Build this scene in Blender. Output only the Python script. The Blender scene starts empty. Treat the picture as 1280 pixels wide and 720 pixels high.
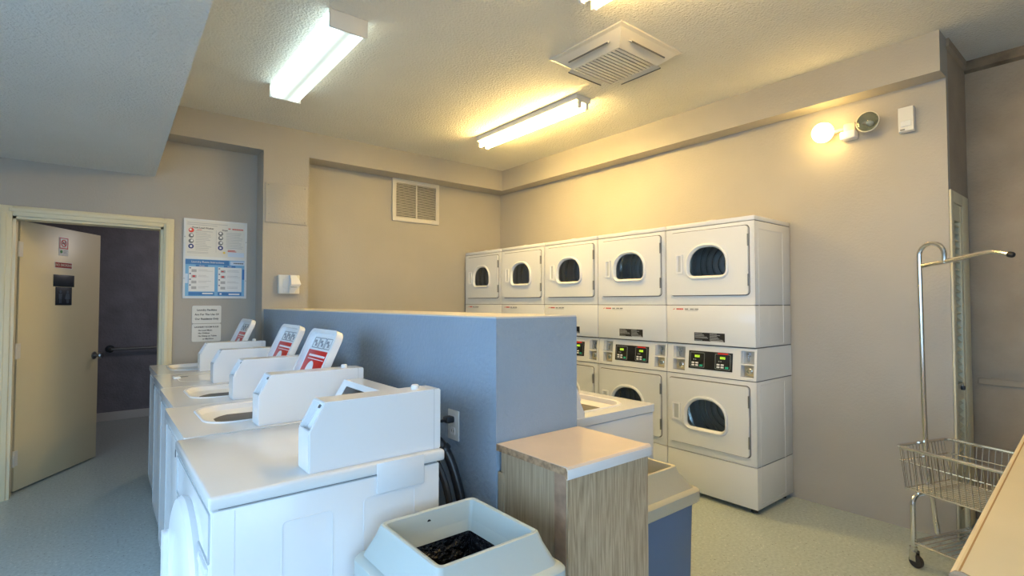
import bpy, bmesh, math, random
from mathutils import Vector, Matrix
random.seed(7)
R = math.radians
scene = bpy.context.scene
COL = scene.collection

# ------------------------------------------------------------------ camera
cam_d = bpy.data.cameras.new('camera')
cam_d.sensor_width = 36.0
cam_d.lens = 644.12 / 1280.0 * 36.0
cam_d.clip_start = 0.02
cam = bpy.data.objects.new('camera', cam_d)
cam.location = (0, 0, 1.385)
cam.rotation_euler = (R(90 + 1.637), 0, R(-38.917))
COL.objects.link(cam)
scene.camera = cam

# ------------------------------------------------------------------ world / exposure
world = bpy.data.worlds.new('sky')
scene.world = world
world.use_nodes = True
wn = world.node_tree.nodes
wn['Background'].inputs[0].default_value = (0.47, 0.70, 1.0, 1)
wn['Background'].inputs[1].default_value = 5.3
scene.view_settings.view_transform = 'Standard'
scene.view_settings.look = 'None'
scene.view_settings.gamma = 1.0
scene.view_settings.exposure = 0.36
scene.view_settings.use_curve_mapping = False
COOL_TUBE = 1.0      # wraparound fixture
WARM_TUBE = 88.0      # bare tubes by the dryers
BULB = 24.0

# portal that guides the sky through the glazing of the rear wall
pl = bpy.data.lights.new('window_portal', 'AREA')
pl.shape = 'RECTANGLE'; pl.size = 2.5; pl.size_y = 2.3
pl.cycles.is_portal = True
po = bpy.data.objects.new('window_portal', pl)
po.location = (-0.3, -2.27, 1.25); po.rotation_euler = (R(90), 0, 0)
COL.objects.link(po)

pl2 = bpy.data.lights.new('side_window_portal', 'AREA')
pl2.shape = 'RECTANGLE'; pl2.size = 4.6; pl2.size_y = 2.0
pl2.cycles.is_portal = True
po2 = bpy.data.objects.new('side_window_portal', pl2)
po2.location = (-1.67, 0.7, 1.25); po2.rotation_euler = (R(90), 0, R(-90))
COL.objects.link(po2)
# added unseen fill light that brightens the hall behind the door
hl = bpy.data.lights.new('hall_fill', 'POINT'); hl.energy = 16; hl.color = (1.0, 0.9, 0.85); hl.shadow_soft_size = .12
ho_ = bpy.data.objects.new('hall_fill', hl); ho_.location = (1.35, 6.3, 2.3); COL.objects.link(ho_)

# ------------------------------------------------------------------ materials
MATS = {}
def mat(name, col, rough=0.5, metal=0.0, emis=None, estr=0.0, spec=0.5, bump=None, vary=None, coat=0.0, alpha=None):
    m = bpy.data.materials.new(name); m.use_nodes = True
    nt = m.node_tree; b = nt.nodes['Principled BSDF']
    b.inputs['Base Color'].default_value = (*col, 1)
    b.inputs['Roughness'].default_value = rough
    b.inputs['Metallic'].default_value = metal
    b.inputs['Specular IOR Level'].default_value = spec
    b.inputs['Coat Weight'].default_value = coat
    if emis:
        b.inputs['Emission Color'].default_value = (*emis, 1)
        b.inputs['Emission Strength'].default_value = estr
    tc = nt.nodes.new('ShaderNodeTexCoord')
    if vary:            # (scale, amount)
        n = nt.nodes.new('ShaderNodeTexNoise'); n.inputs['Scale'].default_value = vary[0]; n.inputs['Detail'].default_value = 5
        nt.links.new(tc.outputs['Object'], n.inputs['Vector'])
        r = nt.nodes.new('ShaderNodeValToRGB')
        a = vary[1]
        r.color_ramp.elements[0].position = 0.32; r.color_ramp.elements[1].position = 0.68
        r.color_ramp.elements[0].color = (*[c * (1 - a) for c in col], 1)
        r.color_ramp.elements[1].color = (*[min(1, c * (1 + a)) for c in col], 1)
        nt.links.new(n.outputs['Fac'], r.inputs['Fac']); nt.links.new(r.outputs['Color'], b.inputs['Base Color'])
    if bump:            # (scale, strength, distance)
        n2 = nt.nodes.new('ShaderNodeTexNoise'); n2.inputs['Scale'].default_value = bump[0]; n2.inputs['Detail'].default_value = 3
        nt.links.new(tc.outputs['Object'], n2.inputs['Vector'])
        bp = nt.nodes.new('ShaderNodeBump'); bp.inputs['Strength'].default_value = bump[1]; bp.inputs['Distance'].default_value = bump[2]
        nt.links.new(n2.outputs['Fac'], bp.inputs['Height']); nt.links.new(bp.outputs['Normal'], b.inputs['Normal'])
    MATS[name] = m
    return m

mat('wall', (0.415, 0.39, 0.35), 0.6, bump=(70, 0.22, 0.008), vary=(1.1, 0.06))
mat('wall_daylight_blue', (0.28, 0.355, 0.445), 0.55, bump=(50, 0.45, 0.012), vary=(2.5, 0.05))  # blue-grey paint, with the daylight's blue cast put into the colour
mat('wall_brown', (0.38, 0.305, 0.225), 0.75, bump=(45, 0.4, 0.012), vary=(3.0, 0.12))  # browner and more mottled than the other room walls
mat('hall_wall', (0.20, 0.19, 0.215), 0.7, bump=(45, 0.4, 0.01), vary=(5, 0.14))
mat('ceiling', (0.72, 0.71, 0.665), 0.8, bump=(70, 0.9, 0.012), vary=(1.5, 0.04))
mat('cap', (0.60, 0.57, 0.53), 0.55, bump=(40, 0.2, 0.005))
mat('enamel', (0.78, 0.79, 0.80), 0.22, coat=0.3, vary=(1.2, 0.015))
mat('enamel_top', (0.77, 0.77, 0.76), 0.16, coat=0.3, vary=(2, 0.02))
mat('plastic_white', (0.80, 0.81, 0.82), 0.35)
mat('plastic_grey', (0.52, 0.54, 0.55), 0.4)
mat('seam', (0.12, 0.12, 0.12), 0.6)
mat('black', (0.012, 0.012, 0.013), 0.4)
mat('panel_black', (0.010, 0.011, 0.012), 0.28)
mat('rubber', (0.02, 0.02, 0.023), 0.32)
mat('bag', (0.012, 0.013, 0.018), 0.26, bump=(38, 1.0, 0.03))
mat('steel', (0.55, 0.56, 0.57), 0.25, metal=1.0)
mat('steel_dark', (0.30, 0.31, 0.32), 0.35, metal=1.0)
mat('drum_steel', (0.72, 0.73, 0.74), 0.45, metal=0.3)
mat('chrome', (0.78, 0.77, 0.74), 0.16, metal=1.0)
mat('brass', (0.55, 0.49, 0.36), 0.35, metal=0.8)
mat('galv', (0.50, 0.52, 0.53), 0.45, metal=0.6)
mat('tub', (0.30, 0.32, 0.34), 0.4, metal=0.5)
mat('red', (0.66, 0.02, 0.015), 0.35)
mat('red_print', (0.60, 0.05, 0.04), 0.5)
mat('red_dark', (0.30, 0.015, 0.012), 0.4)
mat('white_print', (0.85, 0.85, 0.85), 0.5)
mat('ink', (0.03, 0.03, 0.035), 0.5)
mat('ink_grey', (0.42, 0.43, 0.45), 0.5)
mat('ink_mid', (0.30, 0.31, 0.33), 0.5)
mat('ink_soft', (0.20, 0.21, 0.22), 0.5)
mat('blue_print', (0.05, 0.20, 0.50), 0.5)
mat('navy_print', (0.02, 0.04, 0.20), 0.5)
mat('sky_print', (0.20, 0.45, 0.72), 0.5)
mat('pale_blue_print', (0.62, 0.72, 0.86), 0.5)
mat('yellow_print', (0.75, 0.55, 0.12), 0.5)
mat('green_print', (0.05, 0.25, 0.06), 0.5)
mat('green_button', (0.02, 0.45, 0.30), 0.4)
mat('digits', (0.3, 0.5, 0.02), 0.5, emis=(0.55, 0.85, 0.05), estr=0.9)
mat('sign_dark', (0.012, 0.020, 0.032), 0.4)
mat('sign_figure', (0.06, 0.085, 0.12), 0.4)
mat('paper', (0.78, 0.79, 0.80), 0.5)
mat('sign_white', (0.74, 0.73, 0.69), 0.4)
mat('door_cream', (0.64, 0.56, 0.37), 0.38, vary=(1.5, 0.03))
mat('trim_cream', (0.72, 0.65, 0.45), 0.4, bump=(60, 0.1, 0.004))
mat('beige_metal', (0.66, 0.63, 0.57), 0.4)
mat('lead_trim', (0.20, 0.15, 0.10), 0.6, vary=(12, 0.3), bump=(25, 0.5, 0.01))
mat('bin_grey', (0.46, 0.51, 0.49), 0.42, bump=(120, 0.12, 0.003))
mat('bin_beige', (0.48, 0.45, 0.34), 0.42, bump=(120, 0.12, 0.003))
mat('bin_body_grey', (0.36, 0.38, 0.40), 0.5)
mat('bin_blue', (0.10, 0.17, 0.30), 0.45)
mat('laminate', (0.74, 0.60, 0.47), 0.30, vary=(6, 0.04))
mat('laminate_edge', (0.74, 0.72, 0.70), 0.35)
mat('chipboard', (0.32, 0.20, 0.11), 0.8, vary=(60, 0.35), bump=(80, 0.5, 0.004))
mat('edge_line', (0.42, 0.24, 0.09), 0.6)
mat('table_top', (0.80, 0.68, 0.45), 0.32, vary=(5, 0.03))
mat('raw_wood', (0.30, 0.19, 0.12), 0.65, vary=(20, 0.25))
mat('outlet_white', (0.72, 0.74, 0.72), 0.35)
mat('pave', (0.35, 0.35, 0.34), 0.9, vary=(3, 0.1))
def lens_mat():
    # prismatic lens with two tubes glowing through it
    m = mat('lens_cool', (0.9, 0.95, 0.93), 0.4, emis=(0.80, 1.0, 0.95), estr=COOL_TUBE)
    nt = m.node_tree; b = nt.nodes['Principled BSDF']
    tc = nt.nodes.new('ShaderNodeTexCoord'); sp = nt.nodes.new('ShaderNodeSeparateXYZ'); nt.links.new(tc.outputs['Object'], sp.inputs[0])
    ab = nt.nodes.new('ShaderNodeMath'); ab.operation = 'ABSOLUTE'; nt.links.new(sp.outputs[0], ab.inputs[0])
    mr = nt.nodes.new('ShaderNodeMapRange'); mr.interpolation_type = 'SMOOTHSTEP'
    mr.inputs[1].default_value = 0.0; mr.inputs[2].default_value = 0.075; mr.inputs[3].default_value = 0.40 * COOL_TUBE; mr.inputs[4].default_value = 2.2 * COOL_TUBE
    nt.links.new(ab.outputs[0], mr.inputs[0]); nt.links.new(mr.outputs[0], b.inputs['Emission Strength'])
lens_mat()
mat('tube_warm', (0.95, 0.9, 0.8), 0.4, emis=(1.0, 0.67, 0.21), estr=WARM_TUBE)
mat('bulb_warm', (0.95, 0.9, 0.8), 0.4, emis=(1.0, 0.66, 0.20), estr=BULB)
mat('tube_dim', (0.80, 0.74, 0.58), 0.3, emis=(1.0, 0.67, 0.24), estr=68.0)
mat('fixture_white', (0.76, 0.75, 0.72), 0.4)
mat('lamp_bowl', (0.62, 0.61, 0.52), 0.25)
mat('pink_plastic', (0.66, 0.55, 0.47), 0.45)

# floor: speckled sheet vinyl
def floor_mat():
    m = bpy.data.materials.new('vinyl_floor'); m.use_nodes = True
    nt = m.node_tree; b = nt.nodes['Principled BSDF']; b.inputs['Roughness'].default_value = 0.32
    tc = nt.nodes.new('ShaderNodeTexCoord')
    base = nt.nodes.new('ShaderNodeTexNoise'); base.inputs['Scale'].default_value = 60; base.inputs['Detail'].default_value = 6
    nt.links.new(tc.outputs['Object'], base.inputs['Vector'])
    cr = nt.nodes.new('ShaderNodeValToRGB')
    cr.color_ramp.elements[0].position = .3; cr.color_ramp.elements[0].color = (0.35, 0.415, 0.42, 1)
    cr.color_ramp.elements[1].position = .7; cr.color_ramp.elements[1].color = (0.50, 0.57, 0.57, 1)
    nt.links.new(base.outputs['Fac'], cr.inputs['Fac'])
    last = cr.outputs['Color']
    for sc, th, c, rnd in ((42, 0.16, (0.78, 0.78, 0.74, 1), 0.30), (50, 0.16, (0.07, 0.07, 0.075, 1), 0.34)):
        v = nt.nodes.new('ShaderNodeTexVoronoi'); v.inputs['Scale'].default_value = sc
        nt.links.new(tc.outputs['Object'], v.inputs['Vector'])
        lt = nt.nodes.new('ShaderNodeMath'); lt.operation = 'LESS_THAN'; lt.inputs[1].default_value = th
        nt.links.new(v.outputs['Distance'], lt.inputs[0])
        sep = nt.nodes.new('ShaderNodeSeparateColor'); nt.links.new(v.outputs['Color'], sep.inputs[0])
        l2 = nt.nodes.new('ShaderNodeMath'); l2.operation = 'LESS_THAN'; l2.inputs[1].default_value = rnd
        nt.links.new(sep.outputs[0], l2.inputs[0])
        mu = nt.nodes.new('ShaderNodeMath'); mu.operation = 'MULTIPLY'
        nt.links.new(lt.outputs[0], mu.inputs[0]); nt.links.new(l2.outputs[0], mu.inputs[1])
        mu2 = nt.nodes.new('ShaderNodeMath'); mu2.operation = 'MULTIPLY'; mu2.inputs[1].default_value = 0.75
        nt.links.new(mu.outputs[0], mu2.inputs[0])
        mx = nt.nodes.new('ShaderNodeMix'); mx.data_type = 'RGBA'
        nt.links.new(mu2.outputs[0], mx.inputs['Factor']); nt.links.new(last, mx.inputs['A']); mx.inputs['B'].default_value = c
        last = mx.outputs['Result']
    nt.links.new(last, b.inputs['Base Color'])
    MATS['vinyl_floor'] = m
floor_mat()

# oak veneer
def oak(name, c0, c1, sc):
    m = bpy.data.materials.new(name); m.use_nodes = True
    nt = m.node_tree; b = nt.nodes['Principled BSDF']; b.inputs['Roughness'].default_value = 0.5
    tc = nt.nodes.new('ShaderNodeTexCoord'); mp = nt.nodes.new('ShaderNodeMapping')
    mp.inputs['Scale'].default_value = sc
    nt.links.new(tc.outputs['Object'], mp.inputs['Vector'])
    n = nt.nodes.new('ShaderNodeTexNoise'); n.inputs['Scale'].default_value = 9; n.inputs['Detail'].default_value = 8; n.inputs['Roughness'].default_value = .7
    n.inputs['Distortion'].default_value = 0.6
    nt.links.new(mp.outputs['Vector'], n.inputs['Vector'])
    w = nt.nodes.new('ShaderNodeTexNoise'); w.inputs['Scale'].default_value = 2.2; w.inputs['Detail'].default_value = 2
    nt.links.new(mp.outputs['Vector'], w.inputs['Vector'])
    wv = nt.nodes.new('ShaderNodeMath'); wv.operation = 'MULTIPLY'; wv.inputs[1].default_value = 14
    nt.links.new(w.outputs['Fac'], wv.inputs[0])
    fr = nt.nodes.new('ShaderNodeMath'); fr.operation = 'PINGPONG'; fr.inputs[1].default_value = 1
    nt.links.new(wv.outputs[0], fr.inputs[0])
    ad = nt.nodes.new('ShaderNodeMath'); ad.operation = 'MULTIPLY_ADD'; ad.inputs[1].default_value = 0.30
    nt.links.new(fr.outputs[0], ad.inputs[0]); nt.links.new(n.outputs['Fac'], ad.inputs[2])
    cr = nt.nodes.new('ShaderNodeValToRGB')
    cr.color_ramp.elements[0].position = .36; cr.color_ramp.elements[0].color = (*c0, 1)
    cr.color_ramp.elements[1].position = .85; cr.color_ramp.elements[1].color = (*c1, 1)
    nt.links.new(ad.outputs[0], cr.inputs['Fac']); nt.links.new(cr.outputs['Color'], b.inputs['Base Color'])
    MATS[name] = m
oak('oak_front', (0.29, 0.20, 0.115), (0.53, 0.41, 0.265), (15, 15, 0.9))
oak('oak_side', (0.25, 0.185, 0.115), (0.41, 0.32, 0.21), (18, 18, 0.6))

def glassy(name, tint, gl):
    m = bpy.data.materials.new(name); m.use_nodes = True
    nt = m.node_tree; nt.nodes.remove(nt.nodes['Principled BSDF'])
    out = nt.nodes['Material Output']
    t = nt.nodes.new('ShaderNodeBsdfTransparent'); t.inputs[0].default_value = (*tint, 1)
    g = nt.nodes.new('ShaderNodeBsdfGlossy'); g.inputs['Roughness'].default_value = 0.03
    mx = nt.nodes.new('ShaderNodeMixShader'); lw = nt.nodes.new('ShaderNodeLayerWeight'); lw.inputs[0].default_value = 0.5
    pw = nt.nodes.new('ShaderNodeMath'); pw.operation = 'POWER'; pw.inputs[1].default_value = 4; nt.links.new(lw.outputs['Facing'], pw.inputs[0])
    fr = nt.nodes.new('ShaderNodeMath'); fr.operation = 'MULTIPLY_ADD'; fr.inputs[1].default_value = 0.7; fr.inputs[2].default_value = 0.035 * gl; nt.links.new(pw.outputs[0], fr.inputs[0])
    nt.links.new(fr.outputs[0], mx.inputs[0]); nt.links.new(t.outputs[0], mx.inputs[1]); nt.links.new(g.outputs[0], mx.inputs[2])
    nt.links.new(mx.outputs[0], out.inputs[0])
    MATS[name] = m
glassy('dryer_glass', (0.74, 0.77, 0.78), 1.45)
glassy('clear_glass', (0.93, 0.95, 0.95), 1.45)
glassy('lens_glass', (0.80, 0.82, 0.78), 1.5)

# ------------------------------------------------------------------ mesh helpers
def rrect(x0, x1, z0, z1, rt=0.0, rb=0.0, n=6, rtz=None):
    """closed outline, counter-clockwise; rt/rb corner radii of top / bottom (rtz = vertical radius of the top corners)"""
    rtz = rt if rtz is None else rtz
    pts = []
    for cx, cz, rx, rz, a0 in ((x1 - rb, z0 + rb, rb, rb, -90), (x1 - rt, z1 - rtz, rt, rtz, 0), (x0 + rt, z1 - rtz, rt, rtz, 90), (x0 + rb, z0 + rb, rb, rb, 180)):
        for i in range(n + 1):
            a = R(a0 + 90 * i / n)
            pts.append((cx + rx * math.cos(a), cz + rz * math.sin(a)))
    return pts

PL = {'xz': lambda a, b, c: (a, c, b), 'xy': lambda a, b, c: (a, b, c), 'yz': lambda a, b, c: (c, a, b)}

class B:
    def __init__(s): s.v = []; s.f = []
    def _add(s, vs, fs):
        o = len(s.v); s.v += [tuple(p) for p in vs]; s.f += [tuple(i + o for i in f) for f in fs]
        return s
    def box(s, x0, y0, z0, x1, y1, z1, bev=0.0, seg=2):
        if bev <= 0:
            vs = [(x, y, z) for x in (x0, x1) for y in (y0, y1) for z in (z0, z1)]
            return s._add(vs, [(0, 1, 3, 2), (4, 6, 7, 5), (0, 4, 5, 1), (2, 3, 7, 6), (0, 2, 6, 4), (1, 5, 7, 3)])
        bm = bmesh.new(); bmesh.ops.create_cube(bm, size=1)
        for v in bm.verts:
            v.co = ((x0 + x1) / 2 + v.co.x * (x1 - x0), (y0 + y1) / 2 + v.co.y * (y1 - y0), (z0 + z1) / 2 + v.co.z * (z1 - z0))
        bmesh.ops.bevel(bm, geom=bm.edges[:], offset=bev, segments=seg, affect='EDGES', profile=0.5)
        bm.verts.index_update()
        s._add([v.co[:] for v in bm.verts], [[v.index for v in f.verts] for f in bm.faces]); bm.free()
        return s
    def prism(s, poly, plane, a, b):
        M = PL[plane]; n = len(poly)
        vs = [M(p, q, a) for p, q in poly] + [M(p, q, b) for p, q in poly]
        fs = [tuple(range(n)), tuple(range(2 * n - 1, n - 1, -1))] + [(i, (i + 1) % n, n + (i + 1) % n, n + i) for i in range(n)]
        return s._add(vs, fs)
    def plate(s, outer, inner, plane, a, b):
        M = PL[plane]; n = len(outer)
        vs = [M(p, q, a) for p, q in outer] + [M(p, q, a) for p, q in inner] + [M(p, q, b) for p, q in outer] + [M(p, q, b) for p, q in inner]
        fs = []
        for i in range(n):
            j = (i + 1) % n
            fs += [(i, j, n + j, n + i), (2 * n + i, 3 * n + i, 3 * n + j, 2 * n + j), (i, 2 * n + i, 2 * n + j, j), (n + i, n + j, 3 * n + j, 3 * n + i)]
        return s._add(vs, fs)
    def loft(s, loops, cap0=False, cap1=False):
        n = len(loops[0]); vs = [p for l in loops for p in l]; fs = []
        for k in range(len(loops) - 1):
            for i in range(n):
                j = (i + 1) % n; fs.append((k * n + i, k * n + j, (k + 1) * n + j, (k + 1) * n + i))
        if cap0: fs.append(tuple(range(n - 1, -1, -1)))
        if cap1: fs.append(tuple((len(loops) - 1) * n + i for i in range(n)))
        return s._add(vs, fs)
    def tube(s, pts, r, n=8, cap=True):
        pts = [Vector(p) for p in pts]; loops = []
        up = None
        for i, p in enumerate(pts):
            d = (pts[min(i + 1, len(pts) - 1)] - pts[max(i - 1, 0)]).normalized()
            if up is None:
                up = Vector((0, 0, 1)) if abs(d.z) < .9 else Vector((1, 0, 0))
            a = d.cross(up).normalized(); up = a.cross(d).normalized()
            loops.append([tuple(p + r * (math.cos(2 * math.pi * k / n) * a + math.sin(2 * math.pi * k / n) * up)) for k in range(n)])
        return s.loft(loops, cap, cap)
    def lathe(s, prof, origin, axis, n=24, cap0=True, cap1=True):
        ax = Vector(axis).normalized(); t = Vector((0, 0, 1)) if abs(ax.z) < .9 else Vector((1, 0, 0))
        a = ax.cross(t).normalized(); b = ax.cross(a); o = Vector(origin)
        loops = [[tuple(o + ax * h + r * (math.cos(2 * math.pi * k / n) * a + math.sin(2 * math.pi * k / n) * b)) for k in range(n)] for r, h in prof]
        return s.loft(loops, cap0, cap1)
    def mesh(s, name, m, smooth=True):
        me = bpy.data.meshes.new(name); me.from_pydata(s.v, [], s.f)
        bm = bmesh.new(); bm.from_mesh(me); bmesh.ops.recalc_face_normals(bm, faces=bm.faces); bm.to_mesh(me); bm.free()
        me.materials.append(MATS[m])
        if smooth:
            me.shade_smooth(); me.set_sharp_from_angle(angle=R(32))
        return me
    def build(s, name, m, parent=None, loc=None, rot=None, smooth=True):
        o = bpy.data.objects.new(name, s.mesh(name, m, smooth)); COL.objects.link(o)
        if parent: o.parent = parent
        if loc: o.location = loc
        if rot: o.rotation_euler = rot
        return o

def tag(o, label=None, cat=None, group=None, kind=None):
    if label: o['label'] = label
    if cat: o['category'] = cat
    if group: o['group'] = group
    if kind: o['kind'] = kind
    return o
def thing(name, label, cat, loc=(0, 0, 0), rz=0.0, group=None):
    o = bpy.data.objects.new(name, None); o.empty_display_size = .1; COL.objects.link(o)
    o.location = loc; o.rotation_euler = (0, 0, R(rz))
    return tag(o, label, cat, group)
def struct(name, b, m, label=None, smooth=False):
    o = b.build(name, m, smooth=smooth); o['kind'] = 'structure'
    if label: o['label'] = label
    return o
def box(*a, bev=0.0): return B().box(*a, bev=bev)
def copy_tree(o, parent=None):
    c = o.copy(); COL.objects.link(c); c.parent = parent
    for ch in o.children: copy_tree(ch, c)
    return c
def text_mesh(body, size, m, align='CENTER', bold=0.0):
    cu = bpy.data.curves.new('lettering', 'FONT'); cu.body = body; cu.size = size; cu.align_x = align; cu.align_y = 'CENTER'
    cu.extrude = 0.0006; cu.offset = bold; cu.resolution_u = 2
    o = bpy.data.objects.new('lettering', cu); COL.objects.link(o)
    bpy.context.view_layer.update()
    me = bpy.data.meshes.new_from_object(o.evaluated_get(bpy.context.evaluated_depsgraph_get()))
    bpy.data.objects.remove(o); bpy.data.curves.remove(cu)
    me.materials.clear(); me.materials.append(MATS[m])
    return me
def text(body, size, m, parent, x, y, z, align='CENTER', bold=0.0, wx=1.0):
    """lettering on a face that looks towards -y of its parent"""
    o = bpy.data.objects.new('lettering', text_mesh(body, size, m, align, bold)); COL.objects.link(o)
    o.parent = parent; o.location = (x, y, z); o.rotation_euler = (R(90), 0, 0); o.scale = (wx, 1, 1)
    return o
def arc(c, r, a0, a1, n, u, v):
    c = Vector(c); u = Vector(u); v = Vector(v)
    return [tuple(c + r * (math.cos(R(a0 + (a1 - a0) * i / n)) * u + math.sin(R(a0 + (a1 - a0) * i / n)) * v)) for i in range(n + 1)]

# ------------------------------------------------------------------ room dimensions
ZC = 2.96            # ceiling
YB = 5.07            # recessed back wall
YBB = 4.84           # face of beam and pilaster on the back wall
XW = 3.905           # wall behind the dryers
XBM = 3.755          # face of the beam on that wall
ZB = 2.722           # underside of the beams
YE = 0.735           # where the dryer wall ends
XR = 4.42            # far right wall
XL, YR = -1.7, -2.3  # walls behind the photographer

# ------------------------------------------------------------------ structure
struct('floor', box(XL - .1, YR - .1, -.1, XR + .1, 8.0, 0), 'vinyl_floor')
struct('ceiling', box(XL - .1, YR - .1, ZC, XR + .1, YB + .13, ZC + .1), 'ceiling')
# sloping underside of the stair soffit, upper left
b = B(); xs = 0.358
b.prism([(YB, 2.41), (YB, ZC), (YR, ZC), (YR, 2.96), (-0.4, 2.89)], 'yz', XL, xs)
struct('ceiling_soffit', b, 'ceiling')
# back wall with door opening
D0, D1, DH = -0.47, 0.421, 2.003
b = B().box(XL, YB, 0, D0, YB + .13, ZC).box(D1, YB, 0, XW + .1, YB + .13, ZC).box(D0, YB, DH, D1, YB + .13, ZC)
struct('wall_back', b, 'wall')
struct('wall_back_beam', box(XL, YBB, ZB, XW, YB, ZC), 'wall')
struct('wall_back_pilaster', box(1.12, YBB, 0, 1.507, YB, ZB), 'wall')
struct('wall_right', box(XW, YE, 0, XW + .05, YB, ZC), 'wall')
struct('wall_right_beam', box(XBM, YE - .004, ZB, XW, YBB, ZC), 'wall')
# return with the closet opening
OX0, OX1, OZ = 3.968, 4.195, 1.985
b = B().box(XW + .05, YE, 0, OX0, YE + .1, ZC).box(OX1, YE, 0, XR, YE + .1, ZC).box(OX0, YE, OZ, OX1, YE + .1, ZC)
struct('wall_return', b, 'wall_brown')
struct('wall_closet', B().box(XW + .05, YE + .7, 0, XR, YE + .75, ZC), 'wall_brown')
struct('wall_far_right', box(XR, YR, 0, XR + .1, YE + .75, ZC), 'wall_brown')
LY0, LY1, LZ0, LZ1 = -1.6, 3.0, .25, 2.25
struct('wall_left', B().box(XL - .1, YR, 0, XL, LY0, ZC).box(XL - .1, LY1, 0, XL, 8.0, ZC).box(XL - .1, LY0, 0, XL, LY1, LZ0).box(XL - .1, LY0, LZ1, XL, LY1, ZC), 'wall')
w2 = B()
for y in (LY0, .65, LY1 - .05): w2.box(XL - .08, y, LZ0, XL - .02, y + .05, LZ1)
w2.box(XL - .08, LY0, LZ0, XL - .02, LY1, LZ0 + .05).box(XL - .08, LY0, LZ1 - .05, XL - .02, LY1, LZ1)
win2 = struct('window_2', w2, 'galv')
for a, c in ((LY0 + .05, .65), (.7, LY1 - .05)): box(XL - .052, a, LZ0 + .05, XL - .046, c, LZ1 - .05).build('pane', 'clear_glass', win2)
struct('trim_1', box(XR - .018, -2.2, .865, XR, YE - .03, .905, bev=.006), 'wall_brown')
struct('trim_2', B().prism([(XR - .03, 2.90), (XR, 2.885), (XR, ZC), (XR - .03, ZC)], 'xz', YR, YE), 'lead_trim')
struct('trim_3', B().prism([(YE - .016, 2.915), (YE, 2.905), (YE, ZC), (YE - .016, ZC)], 'yz', XW + .01, XR), 'wall_brown')
# rear wall: glazed entrance behind the photographer
WX0, WX1, WZ0, WZ1 = -1.55, 0.95, 0.12, 2.35
b = B().box(XL, YR - .1, 0, WX0, YR, ZC).box(WX1, YR - .1, 0, XR, YR, ZC).box(WX0, YR - .1, 0, WX1, YR, WZ0).box(WX0, YR - .1, WZ1, WX1, YR, ZC)
struct('wall_rear', b, 'wall')
w = B()
for x in (WX0, -.52, WX1 - .05): w.box(x, YR - .08, WZ0, x + .05, YR - .02, WZ1)
w.box(WX0, YR - .08, WZ0, WX1, YR - .02, WZ0 + .05).box(WX0, YR - .08, WZ1 - .05, WX1, YR - .02, WZ1)
win = struct('window_1', w, 'galv')
for i, (a, c) in enumerate(((WX0 + .05, -.52), (-.47, WX1 - .05))):
    box(a, YR - .052, WZ0 + .05, c, YR - .046, WZ1 - .05).build('pane', 'clear_glass', win)
struct('ground_outside', B().box(-12, -16, -.12, 14, YR - .1, -.02).box(-12, YR - .1, -.12, XL - .1, 8, -.02), 'pave')
# half wall
HX0, HX1, HY0, HZ = 1.137, 1.556, 1.5, 1.333
hw = struct('wall_partition', box(HX0, HY0, 0, HX1, YBB, HZ - .006), 'wall_daylight_blue')
box(HX0 + .001, HY0 + .001, HZ - .006, HX1 - .001, YBB, HZ).build('wall_top_lit', 'cap', hw)  # same paint as the sides; lighter colour stands in for light on top
# hall behind the door
struct('wall_hall', box(XL, 7.72, 0, 3.0, 7.8, 2.8), 'hall_wall')
struct('wall_hall_right', box(1.9, YB + .13, 0, 2.0, 7.72, 2.8), 'hall_wall')
struct('ceiling_hall', box(XL - .1, YB + .13, 2.45, 2.0, 7.8, 2.55), 'hall_wall')
struct('baseboard_hall', box(XL, 7.70, 0.0, 1.9, 7.72, .10, bev=.004), 'cap')
# door casing and jambs
cs = B()
cw = .072
for x0, x1 in ((D0 - cw, D0), (D1, D1 + cw)):
    cs.box(x0, YB - .018, 0, x1, YB, DH + cw, bev=.004).box(x0 + .012, YB - .026, 0, x1 - .03, YB - .016, DH + .02, bev=.004)
cs.box(D0, YB - .018, DH, D1, YB, DH + cw, bev=.004).box(D0 - .02, YB - .026, DH + .03, D1 + .02, YB - .016, DH + .06, bev=.004)
cs.box(D0, YB, 0, D0 + .018, YB + .13, DH).box(D1 - .018, YB, 0, D1, YB + .13, DH).box(D0, YB, DH - .018, D1, YB + .13, DH)
struct('trim_4', cs, 'trim_cream', smooth=True)
# the open entry door
dr = box(0.02, 0, .012, .895, .042, 1.992, bev=.003).build('door_1', 'door_cream')
dr.location = (-.452, 5.2, 0); dr.rotation_euler = (0, 0, R(57.84)); dr['kind'] = 'structure'
dr['label'] = 'cream door standing open into the dark hall'
kn = B().lathe([(.033, 0), (.033, .006), (.012, .010), (.011, .035), (.026, .045), (.030, .058), (.024, .070), (.006, .073)], (.84, 0, .918), (0, -1, 0), 20)
kn.build('door_handle', 'steel_dark', dr)
for hz in (1.78, 1.03, .25):
    hb = B().box(-.022, -.004, hz - .055, .045, .001, hz + .055).tube([(.0, -.008, hz - .057), (.0, -.008, hz + .057)], .008, 8)
    hb.build('hinge', 'beige_metal', dr)
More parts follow.
